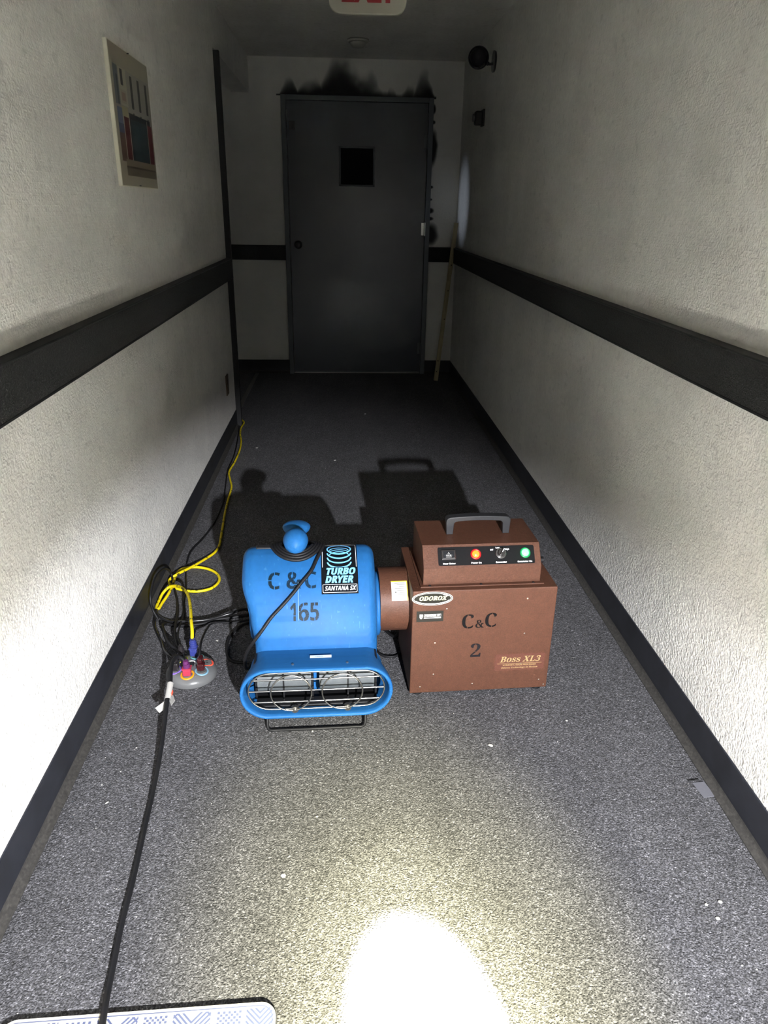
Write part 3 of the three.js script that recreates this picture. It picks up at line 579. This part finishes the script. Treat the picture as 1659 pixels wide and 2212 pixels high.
  plate('stencil_number', .042, .056, -.017, .152, decal(336, 448, (c, w, h) => {
    c.clearRect(0, 0, w, h); c.fillStyle = 'rgba(26,25,28,0.88)'; c.font = 'bold 500px serif'; c.textAlign = 'center'; c.fillText('2', w / 2, 400, 290);
    c.globalCompositeOperation = 'destination-out'; c.fillRect(150, 40, 14, 60); c.fillRect(60, 250, 120, 10);
  }, { transparent: true, roughness: .6 }), 'faded stencilled 2', .0002);
  plate('model_label', .148, .056, .116, .107, decal(1184, 448, (c, w, h) => {
    c.fillStyle = 'rgba(120,74,62,0.35)'; c.clearRect(0, 0, w, h); c.fillRect(0, 0, w, h); c.fillStyle = '#8f7d58'; c.textAlign = 'center';
    c.font = 'italic bold 215px serif'; c.fillText('Boss XL3', w / 2, 225, 1080); c.fillRect(60, 262, 1060, 9);
    c.font = 'bold 56px sans-serif'; c.fillText('HYDROXYL ODOR PROCESSOR', w / 2, 328, 1040); c.font = 'italic bold 58px serif'; c.fillText('Odorox Technology In Motion', w / 2, 400, 960);
  }, { transparent: true, roughness: .5 }), 'gold lettering Boss XL3 with two small lines', .0002);
}

// ------------------------------------------------------------------ power hub and the cords
const HUB = V(-0.466, 0, -1.872);
{
  const h = thing('power_hub', 'round grey power hub with coloured rings round its outlets', 'power hub', [HUB.x, 0, HUB.z]);
  const grey = new THREE.MeshPhysicalMaterial({ color: lin(.11, .112, .112), roughness: .28, clearcoat: .4 });
  mesh('shell', new THREE.LatheGeometry([[0, 0], [.073, 0], [.076, .004], [.076, .014], [.073, .022], [.064, .031], [.052, .036], [.03, .0385], [0, .039]].map(([a, b]) => new THREE.Vector2(a, b)), 56), grey, h);
  const rings = [[92, '#e88a10', 'orange'], [38, '#6f93a6', 'pale blue'], [-16, '#d8503c', 'red'], [-78, '#5f9c9c', 'teal'], [-138, '#a8ad3c', 'yellow green'], [152, '#7a5cc0', 'purple']];
  const dark = std({ color: lin(.01, .01, .01), roughness: .5 });
  for (const [deg, col, nm] of rings) {
    const a = deg * Math.PI / 180, x = .047 * Math.cos(a), z = .047 * Math.sin(a), y = .0345;
    mesh('outlet_ring', new THREE.TorusGeometry(.0175, .0032, 10, 36).rotateX(Math.PI / 2).scale(1, .8, 1).rotateZ(-.18 * Math.cos(a)).rotateX(.18 * Math.sin(a)).translate(x, y, z), std({ color: new THREE.Color(col), roughness: .4 }), h, nm + ' ring');
    mesh('outlet_face', join(cyl(.0145, .0145, .005, x, y, z, 'y', 24)), grey, h);
    for (const s of [-1, 1]) mesh('slot', new THREE.BoxGeometry(.0022, .0012, .007).rotateY(-a + Math.PI / 2).translate(x + s * .005 * Math.sin(a), y + .0028, z - s * .005 * Math.cos(a)), dark, h);
  }
  mesh('center_cap', new THREE.TorusGeometry(.016, .0028, 8, 32, Math.PI * 1.2).rotateX(-Math.PI / 2).rotateY(-.3).translate(0, .0392, 0), std({ color: lin(.6, .6, .58), roughness: .4 }), h, 'pale arc round the centre');
  mesh('switch', rbox(.012, .006, .018, .002, .004, .041, .002), dark, h);
}
function cordThing(name, label, pts, r, mat, tubeLabel) {
  const b = pts[0], g = thing(name, label, 'cord', [b[0], 0, b[2]]);
  const loc = (p) => [p[0] - b[0], p[1], p[2] - b[2]];
  mesh('cable', tube(pts.map(loc), r, pts.length * 12), mat, g, tubeLabel);
  g.userData.loc = undefined; delete g.userData.loc;
  return [g, loc];
}
{
  const yellowMap = dataMap(1024, 32, (u, v) => { const p = noiseAt(L420, 420, u, 0.3) > 0.80 && noiseAt(L16, 16, u * 3, v) > 0.42 ? 0.35 : 1; return [0.86 * p, 0.77 * p, 0.06]; }, true);
  const yellow = std({ map: yellowMap, roughness: 0.45 });
  const pts = [[-.725, .006, -4.87], [-0.686, 0.006, -4.755], [-0.655, 0.006, -4.675], [-0.657, 0.006, -4.545], [-0.644, 0.006, -4.400], [-0.620, 0.006, -4.254], [-0.606, 0.006, -4.081], [-0.606, 0.006, -3.863], [-0.613, 0.006, -3.695], [-0.591, 0.006, -3.580], [-0.569, 0.006, -3.471], [-0.562, 0.006, -3.306], [-0.552, 0.006, -3.132], [-0.534, 0.006, -2.913], [-0.524, 0.006, -2.772], [-0.532, 0.008, -2.707], [-0.553, 0.010, -2.656], [-0.596, 0.020, -2.556], [-0.637, 0.024, -2.488], [-0.660, 0.014, -2.466], [-0.646, 0.008, -2.426], [-0.583, 0.006, -2.392], [-0.537, 0.006, -2.387], [-0.496, 0.006, -2.408], [-0.476, 0.006, -2.461], [-0.487, 0.006, -2.514], [-0.523, 0.006, -2.558], [-0.571, 0.007, -2.579], [-0.610, 0.008, -2.576], [-0.637, 0.010, -2.553], [-0.645, 0.012, -2.496], [-0.637, 0.021, -2.421], [-0.640, 0.016, -2.351], [-0.650, 0.010, -2.298], [-0.656, 0.008, -2.257], [-0.664, 0.008, -2.270], [-0.664, 0.012, -2.309], [-0.658, 0.022, -2.348], [-0.640, 0.036, -2.364], [-0.610, 0.050, -2.350], [-0.574, 0.068, -2.299], [-0.539, 0.087, -2.219], [-0.508, 0.106, -2.111], [-0.483, 0.116, -2.001], [-0.471, 0.108, -1.950], [-0.4685, 0.090, -1.928]];
  const [g, loc] = cordThing('yellow_extension_cord', 'knotted yellow extension cord running along the base to the hub', pts, .0052, yellow);
  const p = loc([-0.466, 0, -1.921]);
  const clear = new THREE.MeshPhysicalMaterial({ color: lin(.06, .08, .35), roughness: .15, transmission: .55, thickness: .01, ior: 1.45 });
  const plug = mesh('plug', join(rbox(.022, .024, .020, .004, 0, .051, 0), rbox(.026, .006, .023, .002, 0, .066, 0), cyl(.0085, .011, .026, 0, .082, -.002, 'y', 20), new THREE.TorusGeometry(.0098, .002, 8, 20).rotateX(Math.PI / 2).translate(0, .078, -.002), new THREE.TorusGeometry(.0092, .002, 8, 20).rotateX(Math.PI / 2).translate(0, .086, -.002)).translate(...p), clear, g, 'clear blue plug');
  mesh('prong', join(rbox(.002, .016, .006, .0006, -.005, .044, 0), rbox(.002, .016, .006, .0006, .005, .044, 0)).translate(...p), std({ color: lin(.6, .5, .3), metalness: 1, roughness: .3 }), plug);
}
{
  const pts = [[-0.470, 0.062, -1.824], [-0.478, 0.084, -1.832], [-0.492, 0.098, -1.826], [-0.499, 0.100, -1.795], [-0.494, 0.097, -1.748], [-0.488, 0.090, -1.712], [-0.485, 0.075, -1.655], [-0.479, 0.052, -1.581], [-0.472, 0.027, -1.484], [-0.467, 0.009, -1.382], [-0.459, 0.0065, -1.259], [-0.450, 0.0065, -1.136], [-0.445, 0.0065, -1.029], [-0.438, 0.0065, -0.956], [-0.433, 0.0075, -0.905], [-0.426, 0.0155, -0.862], [-0.422, 0.0165, -0.836], [-0.418, 0.0165, -0.80], [-0.40, 0.0165, -0.70]];
  const [g, loc] = cordThing('black_extension_cord', 'black cord with white paper tag running from pink plug across the mat', pts, .0062, rubber);
  const p = loc([-0.4675, 0, -1.8235]);
  const pink = new THREE.MeshPhysicalMaterial({ color: lin(.5, .05, .09), roughness: .2, transmission: .35, thickness: .01 });
  const plug = mesh('plug', join(rbox(.024, .022, .022, .004, 0, .047, 0), rbox(.027, .005, .025, .002, 0, .060, 0)).translate(...p), pink, g, 'clear pink plug');
  mesh('strain_relief', join(cyl(.010, .011, .014, 0, .068, -.001, 'y', 18), cyl(.0075, .009, .012, -.002, .078, -.002, 'y', 16)).translate(...p), new THREE.MeshPhysicalMaterial({ color: lin(.14, .03, .13), roughness: .25, transmission: .3, thickness: .01 }), plug, 'purple tinted neck');
  // paper tag folded round the cable, with two loose ends
  const t = loc([-0.486, 0.081, -1.682]), tagMat = std({ color: lin(.38, .37, .35), roughness: .7, side: THREE.DoubleSide });
  const tilt = new THREE.Quaternion().setFromUnitVectors(V(0, 1, 0), V(-.006, .030, -.115).normalize());
  mesh('paper_tag', join(cyl(.0085, .0085, .056, 0, 0, 0, 'y', 18, true).applyQuaternion(tilt).translate(...t), rbox(.0008, .018, .034, .0003).rotateZ(.9).rotateY(-.55).translate(t[0] - .014, t[1] - .024, t[2] + .036), rbox(.0008, .018, .028, .0003).rotateZ(-.7).rotateY(.4).translate(t[0] + .009, t[1] - .020, t[2] + .012)), tagMat, g, 'white paper tag');
  mesh('tag_print', rbox(.003, .008, .016, .001).translate(t[0] + .009, t[1] - .002, t[2] + .004), std({ color: lin(.7, .10, .05), roughness: .6 }), g, 'small red print');
}
function bluntPlug(g, loc, at, lean, mat, label) {
  const q = loc([at[0], 0, at[1]]);
  return mesh('plug', join(rbox(.022, .026, .022, .005, 0, .050, 0), cyl(.007, .0105, .022, .002 * lean, .070, -.006, 'y', 16).rotateX(0)).translate(...q), mat, g, label);
}
const plugBlack = std({ color: lin(.016, .014, .015), roughness: .25 });
{
  const [g, loc] = cordThing('machine_cord', 'thick black cord from the brown machine reaching the hub behind the dryer', [[-.505, .060, -1.905], [-0.545, 0.070, -1.945], [-0.586, 0.052, -2.048], [-0.609, 0.020, -2.131], [-0.602, 0.008, -2.157], [-0.573, 0.0065, -2.147], [-0.492, 0.0065, -2.157], [-0.438, 0.0065, -2.185], [-0.379, 0.0065, -2.199], [-0.323, 0.0065, -2.219], [-0.238, 0.0065, -2.268], [-.05, .0065, -2.26], [.12, .0065, -2.12], [.165, .02, -2.04], [.19, .06, -2.02], [.21, .07, -2.02]], .0055, rubber);
  bluntPlug(g, loc, [-.501, -1.9035], 0, plugBlack, 'black plug');
}
{
  const [g, loc] = cordThing('glossy_black_cord', 'glossy black cord doubling back beside the cove base to the hub', [[-.5, .056, -1.862], [-.545, .066, -1.90], [-0.579, 0.050, -1.983], [-0.633, 0.020, -2.120], [-0.655, 0.008, -2.213], [-0.660, 0.0065, -2.254], [-0.648, 0.0065, -2.219], [-0.601, 0.0065, -2.178], [-0.551, 0.018, -2.155], [-0.464, 0.018, -2.167], [-0.392, 0.03, -2.184], [-0.349, 0.03, -2.211], [-0.315, 0.016, -2.221], [-0.20, 0.0065, -2.215]], .005, std({ color: lin(.014, .014, .015), roughness: .18 }));
  bluntPlug(g, loc, [-.5075, -1.8502], -1, plugBlack, 'black plug');
}
{
  cordThing('looped_cord', 'black cord looped up against the cove base left of the yellow knot', [[-0.640, 0.014, -2.185], [-.655, .04, -2.195], [-0.66, 0.068, -2.196], [-0.661, 0.09, -2.206], [-0.662, 0.104, -2.235], [-0.662, 0.117, -2.282], [-0.662, 0.107, -2.358], [-0.660, 0.074, -2.44], [-0.655, 0.03, -2.48], [-0.645, 0.008, -2.45], [-0.628, 0.006, -2.40], [-0.600, 0.006, -2.311], [-0.578, 0.014, -2.213], [-0.566, 0.026, -2.127], [-0.543, 0.045, -2.013], [-0.522, 0.05, -1.955], [-.51, .046, -1.928]], .0045, rubber);
}
{
  cordThing('thin_cord', 'thin black cord trailing beside the yellow cord toward the side hall', [[-.74, .004, -4.95], [-0.700, 0.004, -4.762], [-0.655, 0.004, -4.387], [-0.626, 0.004, -3.976], [-0.625, 0.004, -3.738], [-0.602, 0.004, -3.490], [-0.581, 0.004, -3.270], [-0.581, 0.004, -3.099], [-0.589, 0.004, -2.959], [-0.607, 0.004, -2.843], [-0.631, 0.004, -2.735], [-0.627, 0.004, -2.618], [-0.609, 0.004, -2.508], [-0.585, 0.016, -2.400], [-0.574, 0.006, -2.300], [-0.560, 0.007, -2.213], [-0.552, 0.022, -2.137], [-0.535, 0.045, -2.019], [-0.506, 0.06, -1.94], [-.497, .056, -1.925]], .0032, rubber);
}
{
  const [g, loc] = cordThing('dryer_feed_cord', 'slim black cord bending from the dark plug toward the blue dryer', [[-0.437, 0.062, -1.848], [-.436, .082, -1.872], [-0.441, 0.083, -1.919], [-0.449, 0.060, -1.995], [-0.455, 0.030, -2.088], [-0.450, 0.019, -2.135], [-0.431, 0.016, -2.15], [-0.389, 0.005, -2.165], [-.30, .005, -2.19]], .0035, rubber);
  const q = loc([-.4305, 0, -1.846]);
  mesh('plug', join(rbox(.024, .024, .024, .006, 0, .050, 0), rbox(.016, .018, .03, .006, -.003, .068, -.010)).translate(...q), new THREE.MeshPhysicalMaterial({ color: lin(.035, .006, .008), roughness: .12, clearcoat: .6 }), g, 'glossy dark red plug');
}
{
  const black = tag(mesh('cable_stub', tube([[.075, .004, -2.06], [.10, .004, -1.99], [.118, .004, -1.955], [.15, .004, -1.945], [.185, .004, -1.965]], .004, 40), rubber), 'short stretch of black cable on the carpet under the duct', 'cord');
}

// ------------------------------------------------------------------ mat at the near edge
{
  const m = thing('floor_mat', 'cream rubber mat with blue zigzag and checker pattern under the black cord', 'mat', [-0.362, 0, -0.86], 0.03);
  const w = 0.475, len = 0.72;
  mesh('mat_base', new THREE.ExtrudeGeometry(rrShape(w, len, .03), { depth: .006, bevelEnabled: true, bevelSize: .003, bevelThickness: .002, bevelOffset: -.003, bevelSegments: 2, curveSegments: 8 }).rotateX(-Math.PI / 2).translate(0, .0025, len / 2), std({ color: lin(.03, .03, .035), roughness: .7 }), m);
  const top = new THREE.ShapeGeometry(rrShape(w - .004, len - .004, .028), 8); { const p = top.attributes.position, uv = top.attributes.uv; for (let i = 0; i < p.count; i++) uv.setXY(i, p.getX(i) / w + .5, p.getY(i) / len + .5); }
  const mm = decal(950, 1440, (c, W, H) => {
    c.fillStyle = '#bdb9a0'; c.fillRect(0, 0, W, H);
    const blue = '#535a78'; c.fillStyle = blue; c.strokeStyle = blue;
    const chev = (x0, x1) => { c.save(); c.beginPath(); c.rect(x0, 24, x1 - x0, H - 48); c.clip(); c.lineWidth = 7; const mid = (x0 + x1) / 2, s = (x1 - x0) / 2 * 1.05; for (let y = -200; y < H + 200; y += 19) { const up = Math.floor((y + 400) / 190) % 2; c.beginPath(); c.moveTo(x0, y + (up ? s : 0)); c.lineTo(mid, y + (up ? 0 : s)); c.lineTo(x1, y + (up ? s : 0)); c.stroke(); } c.restore(); };
    const check = (x0, x1) => { const n = 9, q = (x1 - x0) / n; for (let r = 0; r * q < H - 60; r++) for (let k = 0; k < n; k++) if ((r + k) % 2 === 0 && Math.floor(r / 9) % 2 === 0) c.fillRect(x0 + k * q, 28 + r * q, q, q); };
    chev(60, 200); check(225, 310); chev(330, 470); check(490, 570); chev(590, 720); check(742, 826); chev(842, 940);
    c.strokeStyle = '#cfcdbe'; c.lineWidth = 10; c.beginPath(); c.roundRect(6, 6, W - 12, H - 12, 50); c.stroke();
    c.strokeStyle = blue; c.lineWidth = 4; c.beginPath(); c.roundRect(16, 16, W - 32, H - 32, 46); c.stroke();
  }, { roughness: .55 });
  mesh('mat_surface', top.rotateX(-Math.PI / 2).translate(0, .0112, len / 2), mm, m, 'cream surface printed with blue zigzags and checks');
}

// ------------------------------------------------------------------ plaster flecks and marks on the carpet
{
  const gs = [], pos = [[-.513, -4.134, .006], [.387, -1.526, .006], [-.068, -1.298, .004], [-.135, -1.137, .006], [.775, -1.036, .006], [.752, -.999, .004], [.743, -1.031, .005], [.62, -1.62, .004], [-.55, -1.55, .004], [-.57, -1.36, .004], [-.60, -1.42, .003], [-.09, -1.60, .005], [.63, -2.35, .003], [-.42, -2.06, .004], [.72, -2.23, .003], [-.05, -3.9, .008], [.15, -4.9, .008]];
  for (let i = 0; i < 120; i++) pos.push([LEFT + .05 + rnd() * 1.5, -.75 - rnd() * rnd() * 4.6, 0.0008 + rnd() * .0012]);
  for (const [x, z, s] of pos) { const g = new THREE.IcosahedronGeometry(s, 0); g.scale(.6 + rnd() * .8, .35, .6 + rnd()); g.rotateY(rnd() * 6); g.translate(x, s * .25 + .0008, z); gs.push(g); }
  const f = mesh('plaster_fleck', join(...gs), std({ color: lin(.42, .41, .39), roughness: .8 })); f.userData.kind = 'stuff'; tag(f, 'tiny white plaster crumbs scattered over the carpet', 'debris');
  const t = thing('carpet_patch', 'small lifted carpet seam with clear tape beside the cove base', 'carpet patch', [0.884, 0, -1.36], .12);
  mesh('lifted_edge', rbox(.03, .004, .003, .0012, -.006, .002, -.02), std({ color: lin(.01, .01, .011), roughness: .9 }), t);
  mesh('tape_piece', rbox(.032, .0012, .05, .0005, .002, .0016, .012), std({ color: lin(.13, .13, .145), roughness: .3 }), t, 'grey tape');
}

// ------------------------------------------------------------------ the torch itself, held behind the photographer
{
  const g = thing('hand_torch', 'black hand torch pointing down at the carpet', 'torch', [TORCH.x, TORCH.y, TORCH.z]);
  const q = new THREE.Quaternion().setFromUnitVectors(V(0, 1, 0), torchDir);
  const alu = std({ color: lin(.03, .03, .032), roughness: .35, metalness: .6 });
  mesh('torch_body', new THREE.LatheGeometry([[0, -.17], [.014, -.17], [.015, -.165], [.015, -.06], [.018, -.045], [.026, -.02], [.027, .0], [.024, .0], [.021, -.006]].map(([a, b]) => new THREE.Vector2(a, b)), 36).applyQuaternion(q), alu, g);
  mesh('torch_lens_lamp', new THREE.CircleGeometry(.022, 32).rotateX(-Math.PI / 2).translate(0, -.004, 0).applyQuaternion(q), std({ color: lin(.2, .2, .2), emissive: lin(1, .98, .9), emissiveIntensity: 20 / EXPOSURE, roughness: .3 }), g, 'glowing lens');
}
// lamp left standing in the side hall; its beam crosses to the far corner of the right hand wall
{
  const at = V(-2.25, 0.30, -5.72), to = V(RIGHT, 1.36, -5.99), dir = to.clone().sub(at).normalize();
  const g = thing('work_lamp', 'small work lamp standing on the side hall carpet', 'lamp', [at.x, 0, at.z]);
  const q = new THREE.Quaternion().setFromUnitVectors(V(0, 1, 0), dir), m = std({ color: lin(.03, .03, .03), roughness: .5 });
  mesh('lamp_base', join(cyl(.07, .075, .02, 0, .01, 0, 'y', 28), cyl(.012, .012, .27, -.03, .145, 0, 'y', 16)), m, g);
  mesh('lamp_housing', new THREE.LatheGeometry([[0, -.08], [.025, -.08], [.03, -.06], [.034, 0], [.03, 0], [.028, -.006]].map(([a, b]) => new THREE.Vector2(a, b)), 28).applyQuaternion(q).translate(0, at.y, 0), m, g);
  mesh('lamp_lens', new THREE.CircleGeometry(.028, 28).rotateX(-Math.PI / 2).translate(0, -.004, 0).applyQuaternion(q).translate(0, at.y, 0), std({ color: lin(.2, .2, .2), emissive: lin(.8, .9, 1), emissiveIntensity: 4 / EXPOSURE, roughness: .3 }), g, 'glowing lens');
  const s = new THREE.SpotLight(lin(.72, .82, 1), 6.5 / EXPOSURE, 0, .10, 1, 2); s.name = 'work_lamp_beam';
  s.position.copy(at).addScaledVector(dir, .01); s.target.position.copy(to); s.castShadow = true; s.shadow.radius = 1.4; scene.add(s, s.target);
}
renderer.render(scene, camera);
